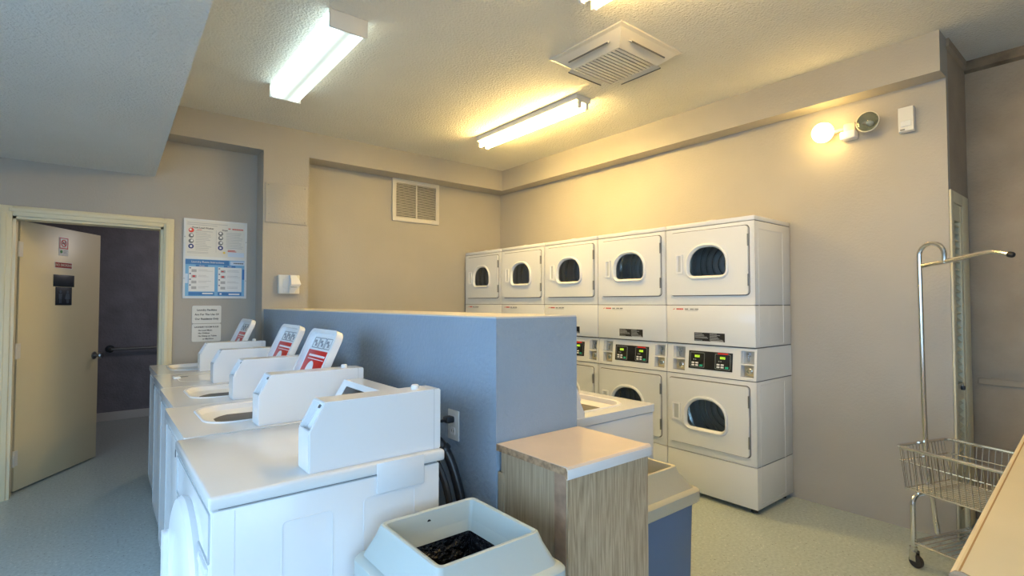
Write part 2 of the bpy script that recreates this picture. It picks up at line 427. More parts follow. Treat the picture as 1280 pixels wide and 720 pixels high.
# louvred closet door
cs = B()
cs.box(3.909, YE - .012, 0, OX0, YE, OZ + .07, bev=.003).box(OX1, YE - .012, 0, 4.352, YE, OZ + .07, bev=.003).box(OX0, YE - .012, OZ, OX1, YE, OZ + .07, bev=.003)
struct('trim_5', cs, 'trim_cream', smooth=True)
ld = B()
ld.box(OX0 + .003, YE - .010, .01, OX0 + .016, YE + .025, OZ - .004, bev=.003).box(OX1 - .055, YE - .010, .01, OX1 - .003, YE + .025, OZ - .004, bev=.003)
for z0, z1 in ((.01, .16), (.80, .90), (1.88, OZ - .004)): ld.box(OX0 + .015, YE - .008, z0, OX1 - .054, YE + .023, z1)
ldo = struct('door_2', ld, 'trim_cream', smooth=True)
ldo['label'] = 'cream louvred closet door'
sl = B().prism([(-.013, -.009), (-.010, -.013), (.013, .009), (.010, .013)], 'yz', OX0 + .015, OX1 - .054).mesh('louvre', 'trim_cream', False)
for z0, z1 in ((.17, .79), (.91, 1.87)):
    n = int((z1 - z0) / .042)
    for i in range(n):
        o = bpy.data.objects.new('louvre', sl); COL.objects.link(o); o.parent = ldo; o.location = (0, YE + .008, z0 + .02 + i * (z1 - z0 - .03) / (n - 1))
t = B().box(4.03, YE - .03, .865, 4.055, YE - .011, .888, bev=.003)
t.build('padlock_body', 'black', ldo)
B().tube(arc((4.0425, YE - .02, .888), .008, 0, 180, 8, (1, 0, 0), (0, 0, 2.6)), .0025, 6).build('padlock_shackle', 'chrome', ldo)

# ------------------------------------------------------------------ stacked dryers
def dryer():
    W, D = .681, .528
    t = thing('stacked_dryer', 'x', 'dryer')
    sh = .012
    def shell(z0, z1, hx0, hx1, hz0, hz1, f=0.0):
        b = B()
        b.box(.002, .0, z0, sh, D, z1, bev=.003).box(W - sh, .0, z0, W - .002, D, z1, bev=.003)
        b.box(sh, 0.012, z1 - sh, W - sh, D, z1).box(sh, .012, z0, W - sh, D, z0 + sh).box(sh, D - sh, z0, W - sh, D, z1)
        b.plate(rrect(.002, W - .002, z0, z1, .006, .006), rrect(hx0, hx1, hz0, hz1, .02, .02), 'xz', f, f + .012)
        return b
    up = shell(1.37, 1.93, .09, .60, 1.48, 1.86).build('upper_cabinet', 'enamel', t)
    box(.002, -.002, 1.934, W - .002, D, 1.966, bev=.006).build('top_cover', 'enamel', t)
    b = B().box(.002, -.001, 1.088, W - .002, D, 1.366, bev=.005)
    b.build('upper_front_panel', 'enamel', t)
    low = shell(.308, .862, .06, .61, .40, .80).build('lower_cabinet', 'enamel', t)
    b = B().box(.002, -.001, .032, W - .002, D, .303, bev=.005)
    b.build('kick_panel', 'enamel', t)
    for z0, z1 in ((.304, .309), (1.366, 1.371), (1.930, 1.935), (1.08, 1.09), (.860, .868)): box(.006, .011, z0, W - .006, D, z1).build('joint', 'seam', t)
    # raised field on the near side panel
    b = B()
    for z0, z1 in ((.06, .84), (1.10, 1.88)):
        b.plate(rrect(.05, D - .12, z0, z1, .01, .01), rrect(.053, D - .123, z0 + .003, z1 - .003, .008, .008), 'yz', W - .003, W - .0005)
    b.build('side_emboss', 'enamel', t)
    # control console, leaning back a little, with two coin bays
    CZ0, CZ1 = .868, 1.082
    b = B()
    prof = lambda x0, x1: b.prism([(-.004, CZ0), (.016, CZ1), (.10, CZ1), (.10, CZ0)], 'yz', x0, x1)
    L0, L1, R0, R1 = .052, .152, .572, .662
    prof(.002, L0); prof(L1, R0); prof(R1, W - .002)
    for a, c in ((L0, L1), (R0, R1)):
        b.prism([(-.004, CZ0), (-.002, CZ0 + .022), (.10, CZ0 + .022), (.10, CZ0)], 'yz', a, c)
        b.prism([(.014, CZ1 - .02), (.016, CZ1), (.10, CZ1), (.10, CZ1 - .02)], 'yz', a, c)
        b.prism([(.005, .968), (.006, .976), (.05, .976), (.05, .968)], 'yz', a, c)
    b.box(.002, .10, CZ0, W - .002, D, CZ1)
    con = b.build('control_console', 'enamel', t)
    for a, c in ((L0, L1), (R0, R1)):
        m = (a + c) / 2
        bay = box(a, .048, .89, c, .055, 1.065).build('coin_bay', 'galv', con)
        B().box(a + .012, .030, .894, c - .006, .050, .964, bev=.003).build('coin_box', 'brass', con)
        B().lathe([(.021, 0), (.021, .006), (.015, .010), (.015, .016), (.004, .017)], (m + .004, .030, .928), (0, -1, 0), 16).build('coin_lock', 'chrome', con)
        B().box(a + .03, .034, .985, a + .04, .05, 1.035, bev=.003).box(a + .018, .04, 1.02, a + .05, .05, 1.05, bev=.004).build('coin_slot', 'steel', con)
    # display: tilted plate following the console face
    dsp = thing_part('display_panel', con, (0, .0, 0))
    tilt = math.atan2(.020, CZ1 - CZ0)
    dsp.location = (.183, -.0046 + .020 * (.912 - CZ0) / (CZ1 - CZ0), .912); dsp.rotation_euler = (-tilt, 0, 0)
    dw, dh = .332, .128
    me = box(0, -.003, 0, dw, .004, dh, bev=.002).mesh('display_panel', 'panel_black')
    dsp.data = me
    for q, ox in enumerate((.012, .205)):
        B().plate(rrect(ox, ox + .115, .010, .118, .008, .008), rrect(ox + .005, ox + .110, .015, .113, .006, .006), 'xz', -.0045, -.002).build('display_frame', 'steel', dsp)
        b = B()
        for k in range(3): b.plate(rrect(ox + .038 + k * .013, ox + .048 + k * .013, .082, .098, .001, .001, 1), rrect(ox + .0405 + k * .013, ox + .0455 + k * .013, .0845, .0955, .001, .001, 1), 'xz', -.0042, -.003).box(ox + .038 + k * .013, -.0042, .0888, ox + .048 + k * .013, -.003, .0912)
        b.build('digits', 'digits', dsp)
        b = B()
        for i in range(2):
            for j in range(2): b.box(ox + .014 + i * .030, -.006, .020 + j * .017, ox + .036 + i * .030, -.003, .031 + j * .017, bev=.002)
        b.build('button', 'white_print', dsp)
        box(ox + .076, -.006, .018, ox + .100, -.003, .032, bev=.002).build('start_button', 'green_button', dsp)
        B().lathe([(.004, 0), (.004, .002)], (ox + .045, -.003, .066), (0, -1, 0), 8).lathe([(.004, 0), (.004, .002)], (ox + .030, -.003, .066), (0, -1, 0), 8).build('indicator', 'ink_grey', dsp)
    box(.225, -.0046, .114, .300, -.003, .124).build('red_strip', 'red', dsp)
    # doors
    def door(x0, x1, z0, z1, wx0, wx1, wz0, wz1, hx0, hx1, hz0, hz1):
        rt = (wx1 - wx0) * .44; rtz = (wz1 - wz0) * .56; rb = .045
        O = lambda g: rrect(wx0 - g, wx1 + g, wz0 - g, wz1 + g, rt + g, rb + g, 8, rtz + g)
        b = B().plate(rrect(x0 + .002, x1 - .002, z0 + .002, z1 - .002, .022, .022, 8), O(0), 'xz', -.016, .006)
        d = b.build('door', 'enamel', t)
        B().plate(rrect(x0 - .004, x1 + .004, z0 - .004, z1 + .004, .027, .027, 8), rrect(x0 + .002, x1 - .002, z0 + .002, z1 - .002, .022, .022, 8), 'xz', -.0012, .004).build('door_gasket', 'seam', d)
        # moulded ring round the glass
        def lp(g, y): return [(p, y, q) for p, q in O(g)]
        B().loft([lp(.018, -.0155), lp(.015, -.026), (lp(.006, -.030)), lp(-.002, -.024), lp(-.010, -.004)]).build('window_ring', 'plastic_white', d)
        B().prism(O(-.006), 'xz', -.010, -.006).build('window_glass', 'dryer_glass', d)
        h = B().plate(rrect(hx0, hx1, hz0, hz1, .006, .006, 3), rrect(hx0 + .010, hx1 - .014, hz0 + .014, hz1 - .008, .004, .004, 3), 'xz', -.026, -.014)
        h.prism([(hx0 + .010, -.025), (hx0 + .020, -.0165), (hx0 + .010, -.0165)], 'xy', hz0 + .014, hz1 - .008)
        ho = h.build('door_handle', 'plastic_white', d)
        box(hx0 + .009, -.0195, hz0 + .013, hx1 - .013, -.0162, hz1 - .007).build('handle_recess', 'plastic_grey', d)
        for zz in (z0 + .10, z1 - .10): box(x1 - .006, -.018, zz - .04, x1 + .003, -.004, zz + .04).build('hinge', 'steel_dark', d)
        cx, cz = (wx0 + wx1) / 2, (wz0 + wz1) / 2
        dm = B().lathe([(.19, .016), (.30, .05), (.30, .34)], (cx + .0, 0, cz), (0, 1, 0), 32, False, True)
        drum = dm.build('drum', 'drum_steel', t)
        for k in range(3):
            o = B().box(-.016, .05, -.298, .016, .33, -.24, bev=.010).build('baffle', 'steel', drum)
            o.location = (cx, 0, cz); o.rotation_euler = (0, R(35 + 120 * k), 0)
        for k in range(5):
            rr = .05 + .05 * k
            B().lathe([(rr - .007, .339), (rr - .004, .322), (rr + .004, .322), (rr + .007, .339)], (cx, 0, cz), (0, 1, 0), 40, False, False).build('drum_ring', 'chrome', drum)
        for k in range(3):
            B().lathe([(.298, .09 + .07 * k), (.284, .10 + .07 * k), (.284, .11 + .07 * k), (.298, .12 + .07 * k)], (cx, 0, cz), (0, 1, 0), 32, False, False).build('drum_rib', 'chrome', drum)
        return d
    door(.047, .642, 1.437, 1.903, .197, .490, 1.569, 1.788, .100, .156, 1.597, 1.738)
    door(.022, .634, .362, .830, .166, .472, .488, .705, .056, .126, .524, .650)
    # badge, rating label
    b = B().prism([(.056, 1.332), (.075, 1.346), (.070, 1.338), (.078, 1.338)], 'xz', -.0022, -.0008)
    for k in range(6): b.box(.088 + k * .0098, -.0022, 1.333, .0955 + k * .0098, -.0008, 1.344)
    b.build('badge', 'red_print', t)
    b = B()
    for x0, x1 in ((.158, .166), (.168, .177), (.179, .186), (.200, .208), (.210, .219), (.221, .230), (.238, .246), (.248, .256), (.258, .266)): b.box(x0, -.0022, 1.334, x1, -.0008, 1.343)
    b.box(.16, -.0022, 1.327, .262, -.0008, 1.3295)
    b.build('model_lettering', 'ink_soft', t)
    lab = box(.233, -.0022, 1.112, .465, -.0008, 1.172).build('rating_label', 'black', t)
    b = B()
    for r_ in range(7):
        z = 1.165 - r_ * .0078
        for c_ in range(2):
            if random.random() < .85: b.box(.238 + c_ * .115, -.003, z - .0016, .238 + c_ * .115 + random.uniform(.05, .105), -.0021, z + .0014)
    b.box(.36, -.003, 1.1125, .455, -.0021, 1.1195)
    b.build('label_print', 'ink_grey', lab)
    # feet
    for x in (.05, W - .05):
        for y in (.05, D - .06): B().lathe([(.022, 0), (.022, .012), (.010, .014), (.010, .034)], (x, y, 0), (0, 0, 1), 12).build('foot', 'rubber', t)
    return t
def thing_part(name, parent, loc):
    me = bpy.data.meshes.new(name); o = bpy.data.objects.new(name, me); COL.objects.link(o); o.parent = parent; o.location = loc
    return o
proto = dryer()
dl = ['white stacked dryer at the open end of the row, its whole side showing',
      'second white stacked dryer from the open end of the row',
      'middle white stacked dryer of the row of five, half behind the partition',
      'fourth white stacked dryer from the open end, next to the corner one',
      'white stacked dryer in the back corner under the wall vent side']
dl[4] = 'farthest white stacked dryer, standing in the back corner of the room'
for i in range(5):
    o = proto if i == 0 else copy_tree(proto)
    o.location = (3.369, 2.308 + i * .683, 0); o.rotation_euler = (0, 0, R(-90))
    tag(o, dl[i], 'dryer', 'row of stacked dryers')

# ------------------------------------------------------------------ washers
def washer(kind, W, D, H, label, loc, rz, group):
    t = thing('washing_machine', label, 'washer', loc, rz, group)
    tt = H - .036                      # underside of the top
    body = B().box(.004, .004, .03, W - .004, D - .02, tt - .003, bev=.006, seg=2)
    body.build('body', 'enamel', t)
    box(.012, .02, tt - .006, W - .012, D - .03, tt + .004).build('joint', 'seam', t)
    # front panel seam lines (front face is y = 0)
    if kind == 'front':
        top = B().box(0, -.004, tt, W, D, H, bev=.009, seg=3).build('top', 'enamel_top', t)
    else:
        ox0, ox1, oy0, oy1 = .095, W - .175, .10, .47
        O = rrect(0, W, -.004, D, .012, .012, 8)
        inn = rrect(ox0, ox1, oy0, oy1, .06, .10, 8)
        top = B().plate(O, inn, 'xy', tt, H).build('top', 'enamel_top', t)
        def lp(g, z): return [(p, q, z) for p, q in rrect(ox0 + g, ox1 - g, oy0 + g, oy1 - g, .06, .10, 8)]
        def el(rx, ry, z):
            cx, cy = (ox0 + ox1) / 2, (oy0 + oy1) / 2
            pts = []
            base = rrect(ox0, ox1, oy0, oy1, .06, .10, 8)
            for p, q in base:
                a = math.atan2((q - cy) / (oy1 - oy0), (p - cx) / (ox1 - ox0)); pts.append((cx + rx * math.cos(a), cy + ry * math.sin(a), z))
            return pts
        if kind == 'open':
            hx, hy = (ox1 - ox0) / 2, (oy1 - oy0) / 2
            B().loft([lp(-.012, H), lp(-.008, H + .005), lp(.004, H + .003), lp(.012, H - .018), el(hx - .035, hy - .035, H - .030), el(hx - .05, hy - .05, H - .034)]).build('tub_rim', 'plastic_white', top)
            tb = B().loft([el(hx - .050, hy - .050, H - .034), el(hx - .045, hy - .045, H - .10), el(hx - .01, hy + .01, H - .16), el(hx, hy + .02, H - .6)], False, True).build('wash_tub', 'tub', t)
            # lid, standing open and leaning back
            ly = .50 if D > .65 else .42
            lid = thing_part('lid', t, (ox0 - .01, ly, H + .028)); lid.rotation_euler = (R(-24), 0, 0)
            lw, lh = .385, .345
            lid.location.x = .125
            lid.data = B().plate(rrect(0, lw, 0, lh, .045, .012, 6), rrect(.022, lw - .022, .016, lh - .018, .035, .01, 6), 'xz', -.030, 0).prism(rrect(.003, lw - .003, .003, lh - .003, .045, .012, 6), 'xz', -.006, .004).mesh('lid', 'plastic_white')
            box(.038, -.0085, .03, lw - .052, -.006, lh * .70, bev=.001).build('red_label', 'red', lid)
            b = B()
            for k in range(10): b.box(.075 + k * .022, -.0095, lh * .605, .093 + k * .022, -.0084, lh * .635)
            b.box(.075, -.0095, lh * .565, .290, -.0084, lh * .575)
            b.lathe([(.048, 0), (.048, .001)], (.15, -.0085, lh * .40), (0, -1, 0), 24)
            tag(b.build('label_print', 'white_print', lid), kind='stuff')
            b = B()
            for k in range(3):
                x = .055 + k * .085
                b.plate(rrect(x, x + .075, lh * .73, lh * .89, .002, .002, 2), rrect(x + .003, x + .072, lh * .74, lh * .88, .002, .002, 2), 'xz', -.008, -.006)
                b.box(x + .012, -.008, lh * .81, x + .04, -.006, lh * .85).box(x + .035, -.008, lh * .76, x + .055, -.006, lh * .81)
            tag(b.build('pictogram', 'ink_mid', lid), kind='stuff')
        else:
            lid = B().prism(rrect(ox0 + .004, ox1 - .004, oy0 + .004, oy1 - .004, .056, .096, 8), 'xy', H - .022, H - .001).build('lid', 'enamel_top', t)
            B().loft([lp(-.002, H + .0005), lp(.004, H + .0005), lp(.004, H - .02)]).build('lid_seam', 'plastic_grey', top)
            b = B().box(ox0 + .11, oy0 - .018, H - .004, ox0 + .19, oy0 + .022, H + .010, bev=.006)
            b.build('lid_handle', 'plastic_white', lid)
            box(ox0 + .095, oy0 + .0, H - .003, ox0 + .115, oy0 + .07, H + .0006).build('finger_notch', 'seam', lid)
    # low sloped rear console
    cz = H + .158
    b = B().prism([(.515, H - .002), (.515, H + .02), (.60, cz), (D - .005, cz), (D - .005, H - .002)] if D > .65 else [(.50, H - .002), (.50, H + .02), (.57, cz), (D - .005, cz), (D - .005, H - .002)], 'yz', .006, W - .12)
    con = b.build('rear_console', 'enamel', t)
    y0, y1 = (.515, .60) if D > .65 else (.50, .57)
    an = math.atan2(y1 - y0, cz - H - .02)
    d = thing_part('display', con, (.07, y0 + (y1 - y0) * .3 - .001, H + .02 + (cz - H - .02) * .3)); d.rotation_euler = (-an, 0, 0)
    d.data = B().box(0, -.002, 0, .27, .004, .09, bev=.001).mesh('display', 'panel_black')
    b = B()
    for k in range(5): b.box(.02 + k * .05, -.004, .02, .05 + k * .05, -.002, .032)
    b.build('button', 'ink_grey', d)
    # tall narrow coin meter case on the right-hand side
    m0, m1 = W - .121, W - .024
    prof = [(.245, H), (.245, H + .117), (.290, H + .197), (D - .004, H + .197), (D - .004, H)]
    if D < .65: prof = [(p if p < .4 else D - .004, q) for p, q in prof]
    bm = bmesh.new()
    va = [bm.verts.new((m0, p, q)) for p, q in prof]; vb = [bm.verts.new((m1, p, q)) for p, q in prof]
    n = len(prof); faces = []
    for i in range(n): faces.append(bm.faces.new((va[i], va[(i + 1) % n], vb[(i + 1) % n], vb[i])))
    bm.faces.new(va[::-1]); bm.faces.new(vb)
    bm.normal_update()
    bmesh.ops.recalc_face_normals(bm, faces=bm.faces)
    sf = faces[1]
    bmesh.ops.inset_region(bm, faces=[sf], thickness=.007, depth=0)
    ext = bmesh.ops.extrude_discrete_faces(bm, faces=[sf])
    nf = ext['faces'][0]; nrm = nf.normal.copy()
    for v in nf.verts: v.co -= nrm * .022
    bmesh.ops.recalc_face_normals(bm, faces=bm.faces)
    sharp = [e for e in bm.edges if e.calc_length() > .06 and e.is_manifold and e.calc_face_angle(0) > .4]
    bmesh.ops.bevel(bm, geom=sharp, offset=.003, segments=2, affect='EDGES')
    me = bpy.data.meshes.new('meter_case'); bm.to_mesh(me); bm.free(); me.materials.append(MATS['enamel'])
    me.shade_smooth(); me.set_sharp_from_angle(angle=R(32))
    mc = bpy.data.objects.new('meter_case', me); COL.objects.link(mc); mc.parent = t
    B().lathe([(.013, 0), (.013, .012), (.010, .015)], ((m0 + m1) / 2, D - .075, H + .197), (0, 0, 1), 14).build('case_lock', 'plastic_white', mc)
    B().lathe([(.006, 0), (.006, .004)], (m0 + .05, .292, H + .178), (0, -.6, .4), 10).build('screw', 'steel_dark', mc)
    box(m0 - .0005, D - .03, H + .002, m1 + .0006, D - .0285, H + .1975).build('case_seam', 'plastic_grey', mc)
    # side panel pressings on the right-hand side (x = W)
    b = B()
    for y0_, y1_, z0, z1 in ((.17, .31, .30, tt - .07), (.40, .57, .32, tt - .06)):
        b.plate(rrect(y0_, y1_, z0, z1, .015, .015), rrect(y0_ + .003, y1_ - .003, z0 + .003, z1 - .003, .012, .012), 'yz', W - .006, W - .0028)
    b.box(W - .005, .055, .05, W - .0035, .057, tt - .01)
    b.build('side_pressing', 'enamel', t)
    for x in (.06, W - .06):
        for y in (.06, D - .08): B().lathe([(.022, 0), (.022, .012), (.010, .014), (.010, .034)], (x, y, 0), (0, 0, 1), 12).build('foot', 'rubber', t)
    if kind == 'front':
        cx, czz = W / 2 - .01, .53
        rd = B().lathe([(.262, .0), (.266, -.016), (.258, -.028), (.235, -.035), (.17, -.036), (.16, -.028), (.10, -.022)], (cx, .004, czz), (0, 1, 0), 40, True, True).build('door', 'plastic_white', t)
        B().plate(rrect(cx - .262, cx - .205, czz - .10, czz + .10, .02, .02), rrect(cx - .252, cx - .217, czz - .088, czz + .088, .014, .014), 'xz', -.046, -.022).build('door_handle', 'plastic_white', rd)
        B().plate(rrect(.02, W - .02, tt - .14, tt - .012, .01, .01), rrect(.024, W - .024, tt - .136, tt - .016, .008, .008), 'xz', -.0005, .006).build('front_seam', 'plastic_grey', t)
        p = box(W - .26, -.004, tt - .24, W - .04, .006, tt - .155, bev=.003).build('soap_drawer', 'enamel', t)
        b = B().box(W - .10, -.006, tt - .24, W - .075, -.003, tt - .205); b.build('sticker', 'yellow_print', p)
        # metal patch overlapping the case and the cabinet side
        box(W - .003, .44, tt - .055, W + .0015, .60, H - .001, bev=.0007).build('side_patch', 'enamel', t)
    else:
        B().plate(rrect(.02, W - .02, .06, tt - .03, .01, .01), rrect(.0225, W - .0225, .0625, tt - .0325, .008, .008), 'xz', .0015, .007).build('front_seam', 'plastic_grey', t)
        if kind == 'open': box(W * .55, .001, tt - .10, W * .56, .006, tt - .06).build('front_mark', 'seam', t)
    return t
rows = [('front', .695, 1.478, .230, 'nearest washer of the row, with a round bulging front door and flat plain top'),
        ('open', .668, 2.183, .258, 'white top-load washer beside the nearest machine, lid open showing a red label'),
        ('open', .668, 2.855, .293, 'middle white top-load washer of the row, lid open showing a red label'),
        ('closed', .668, 3.530, .312, 'white top-load washer with its lid closed, fourth along the half wall'),
        ('open', .668, 4.204, .334, 'farthest white top-load washer, below the wall signs, lid open')]
for k, W, y0, xf, lab in rows:
    washer(k, W, .68, .90, lab, (xf, y0 + W, 0), -90, 'washers along the half wall')
washer('open', .668, .60, .88, 'white washer behind the partition, between the wood cabinet and the dryers', (2.178, 1.565, 0), 90, None)

# ------------------------------------------------------------------ bins
def bin_(label, cx, cy, ox, oy, rx, ry, zr, zf, m_lid, m_body, ztop_body, vent):
    """ox, oy half sizes at the flange; rx, ry half sizes at the rim"""
    t = thing('trash_bin', label, 'trash bin', (cx, cy, 0))
    def lp(hx, hy, z, r=.03): return [(p, q, z) for p, q in rrect(-hx, hx, -hy, hy, r, r, 5)]
    tp = .80
    B().loft([lp(ox * tp * .97, oy * tp * .97, 0), lp(ox * tp, oy * tp, .01), lp(ox - .022, oy - .022, ztop_body), lp(ox - .027, oy - .027, ztop_body), lp(ox * tp - .006, oy * tp - .006, .015)], True, True).build('body', m_body, t)
    hood = B().loft([lp(ox - .004, oy - .004, zf - .055), lp(ox, oy, zf - .05), lp(ox, oy, zf - .008, .035), lp(ox - .008, oy - .008, zf), lp(ox - .020, oy - .020, zf + .004), lp(rx + .016, ry + .016, zr - .03, .02), lp(rx + .006, ry + .006, zr - .002, .018), lp(rx, ry, zr, .016), lp(rx - .008, ry - .008, zr - .003, .012),
                     lp(rx - .018, ry - .018, zr - .045, .01), lp(rx - .030, ry - .030, zr - .085, .01), lp(rx - .034, ry - .034, zr - .085, .01), lp(rx - .01, ry - .01, zr - .03, .012), lp(ox - .03, oy - .03, zf - .01), lp(ox - .012, oy - .012, zf - .05)])
    ho = hood.build('hood', m_lid, t)
    # liner
    loops = []
    N = 48
    for k, z in enumerate((zr - .088, zr - .13, zr - .20, zr - .28, zr - .34)):
        l = []
        for i in range(N):
            a = 2 * math.pi * i / N
            sx, sy = math.cos(a), math.sin(a)
            s = 1 / max(abs(sx), abs(sy))
            w_ = (1 - .035 * abs(math.sin(a * 6.5 + k * .4)) * k * .6) * (1 - .07 * k)
            l.append(((rx - .028) * sx * s * w_, (ry - .028) * sy * s * w_, z))
        loops.append(l)
    B().loft(loops, False, True).build('bin_liner', 'bag', t)
    if vent: B().lathe([(.006, 0), (.006, .002)], (-.01, ry - .0125, zr - .03), (0, -1, -.2), 10).build('vent_hole', 'black', ho)
    return t
bin_('grey trash bin with square hooded lid and black liner beside the nearest washer', .805, 1.238, .222, .222, .157, .159, .755, .665, 'bin_grey', 'bin_body_grey', .66, True)
bin_('blue trash bin with a beige hooded lid behind the wood cabinet', 1.795, 1.352, .225, .140, .118, .078, .70, .60, 'bin_beige', 'bin_blue', .60, False)

# ------------------------------------------------------------------ wood cabinet at the end of the half wall
cab = thing('end_cabinet', 'oak veneer cabinet with a beige counter top against the end of the partition', 'cabinet', (1.345, 1.32, 0))
x0, x1, y0, y1, zt = 1.135 - 1.345, 1.558 - 1.345, 1.135 - 1.32, 1.496 - 1.32, .876
B().box(x0 + .014, y0 + .070, 0, x0 + .032, y1 - .012, zt - .028).box(x0 + .008, y1 - .03, 0, x0 + .03, y1, zt - .10).build('side_panel', 'oak_side', cab)
box(x0 + .010, y0 + .018, 0, x0 + .040, y0 + .069, zt - .026).build('edge_strip', 'raw_wood', cab)
fp = B().prism([(x0 + .012, 0), (x1 - .008, 0), (x1 - .008, zt - .020), (x1 - .022, zt - .022), (x1 - .030, zt - .034), (x1 - .040, zt - .038), (x0 + .012, zt - .038)], 'xz', y0 + .010, y0 + .020)
fp.build('front_panel', 'oak_front', cab)
box(x1 - .03, y0 + .022, 0, x1 - .012, y1, zt - .028).build('side_panel', 'oak_side', cab)
box(x0 + .034, y1 - .02, 0, x1 - .034, y1 - .004, zt - .03).build('back_panel', 'oak_side', cab)
prof = [(y1, zt), (y0 + .030, zt), (y0 + .016, zt + .003), (y0 + .006, zt + .002), (y0 + .001, zt - .004), (y0, zt - .012), (y0, zt - .036), (y0 + .006, zt - .038), (y0 + .010, zt - .026), (y0 + .03, zt - .022), (y1, zt - .022)]
ct = B().prism(prof, 'yz', x0 + .002, x1).build('counter_top', 'laminate', cab)
b = B().prism([(y1 - .001, zt - .0015), (y0 + .030, zt - .0015), (y0 + .008, zt - .002), (y0 + .003, zt - .012), (y0 + .003, zt - .034), (y0 + .008, zt - .026), (y0 + .03, zt - .024), (y1 - .001, zt - .024)], 'yz', x0 - .0005, x0 + .003)
b.build('cut_edge', 'chipboard', ct)
box(x0 + .003, y0 - .0012, zt - .036, x1, y0 + .002, zt - .006, bev=.0008).build('front_lip', 'laminate_edge', ct)

# ------------------------------------------------------------------ folding counter, lower right
tb = thing('folding_counter', 'cream laminate folding counter in the right foreground', 'counter', (2.1, -.024, 0), 2.6)
zt = .875
fy = .315
prof = [(-.62, zt), (fy - .035, zt), (fy - .022, zt + .004), (fy - .010, zt + .003), (fy - .002, zt - .004), (fy, zt - .014), (fy, zt - .034), (fy - .008, zt - .038), (fy - .014, zt - .028), (fy - .04, zt - .026), (-.62, zt - .026)]
tt_ = B().prism(prof, 'yz', -.81, .80).build('counter_top', 'table_top', tb)
B().prism([(p, q) for p, q in prof], 'yz', -.8125, -.8101).build('cut_edge', 'chipboard', tt_)
box(-.809, fy - .0175, zt + .001, .80, fy - .0145, zt + .0042).build('edge_line', 'edge_line', tt_)
B().box(-.76, -.60, .09, .77, fy - .06, zt - .027).build('cabinet_body', 'oak_front', tb)
B().box(-.74, -.58, 0, .75, fy - .12, .09).build('plinth', 'raw_wood', tb)

# ------------------------------------------------------------------ laundry cart
ct = thing('laundry_cart', 'chrome wire laundry cart with a tall hanging bar by the louvred door', 'laundry cart', (3.60, .79, 0), -19)
# local: +x across the short end, -y along the length
hw_, Ln = .215, .62
def P(x, y, z): return (x, y, z)
zr, zb = .605, .385
rim = []
for cx, cy, a0 in ((hw_ - .04, .035 - .04, 0), (-hw_ + .04, .035 - .04, 90), (-hw_ + .04, -Ln + .04, 180), (hw_ - .04, -Ln + .04, 270)):
    rim += arc((cx, cy, zr), .04, a0, a0 + 90, 5, (1, 0, 0), (0, 1, 0))
rim.append(rim[0])
B().tube(rim, .009, 8, False).build('basket_rim', 'chrome', ct)
def ringat(hx, ya, yb, z, r, name):
    pts = [(hx, ya, z), (-hx, ya, z), (-hx, yb, z), (hx, yb, z), (hx, ya, z)]
    B().tube(pts, r, 6, False).build(name, 'chrome', ct)
hb, ya, yb = hw_ - .03, .005, -Ln + .03
ringat(hw_ - .014, .02, -Ln + .014, zr - .075, .0035, 'basket_hoop')
ringat(hb, ya, yb, zb, .0045, 'basket_hoop')
nl, ns = 22, 15
for s in (-1, 1):
    me = B().tube([(s * hw_, 0, zr), (s * hb, 0, zb)], .0024, 5).mesh('wire', 'chrome')
    for i in range(nl):
        o = bpy.data.objects.new('wire', me); COL.objects.link(o); o.parent = ct; o.location = (0, .0 - i * (Ln - .03) / (nl - 1), 0)
for ye, yb2 in ((.033, ya), (-Ln, yb)):
    me = B().tube([(0, ye, zr), (0, yb2, zb)], .0024, 5).mesh('wire', 'chrome')
    for i in range(ns):
        o = bpy.data.objects.new('wire', me); COL.objects.link(o); o.parent = ct; o.location = (-hw_ + .03 + i * (2 * hw_ - .06) / (ns - 1), 0, 0)
b = B()
for i in range(26): x = -hb + (i + .5) * 2 * hb / 26; b.tube([(x, ya, zb), (x, yb, zb)], .0018, 4)
for i in range(34): y = ya - (i + .5) * (ya - yb) / 34; b.tube([(-hb, y, zb + .002), (hb, y, zb + .002)], .0018, 4)
tag(b.build('basket_floor_mesh', 'chrome', ct), kind='stuff')
# end arches, base frame, shelf wires, casters
for ye in (-.055, -Ln + .04):
    pts = [(-.225, ye, .10)] + arc((-.225 + .05, ye, zb - .065), .05, 180, 90, 6, (1, 0, 0), (0, 0, 1)) + arc((.225 - .05, ye, zb - .065), .05, 90, 0, 6, (1, 0, 0), (0, 0, 1)) + [(.225, ye, .10)]
    B().tube(pts, .0125, 10).build('leg_arch', 'chrome', ct)
    B().tube([(-.225, ye, .125), (.225, ye, .125)], .011, 8).build('base_rail', 'chrome', ct)
    for x in (-.225, .225):
        c = B().lathe([(.016, .0), (.018, .004), (.018, .022), (.012, .026)], (x, ye, .082), (0, 0, 1), 14).box(x - .018, ye - .02, .035, x - .013, ye + .012, .085).box(x + .013, ye - .02, .035, x + .018, ye + .012, .085).build('caster', 'steel', ct)
        B().lathe([(.016, -.011), (.031, -.011), (.034, -.007), (.034, .007), (.031, .011), (.016, .011)], (x, ye - .012, .034), (1, 0, 0), 20).build('wheel', 'rubber', c)
for x in (-.225, .225): B().tube([(x, -.055, .125), (x, -Ln + .04, .125)], .008, 8).build('base_rail', 'chrome', ct)
me = B().tube([(-.225, 0, 0), (.225, 0, 0)], .003, 5).mesh('shelf_wire', 'chrome')
for i in range(16):
    o = bpy.data.objects.new('shelf_wire', me); COL.objects.link(o); o.parent = ct; o.location = (0, -.08 - i * .030, .133)
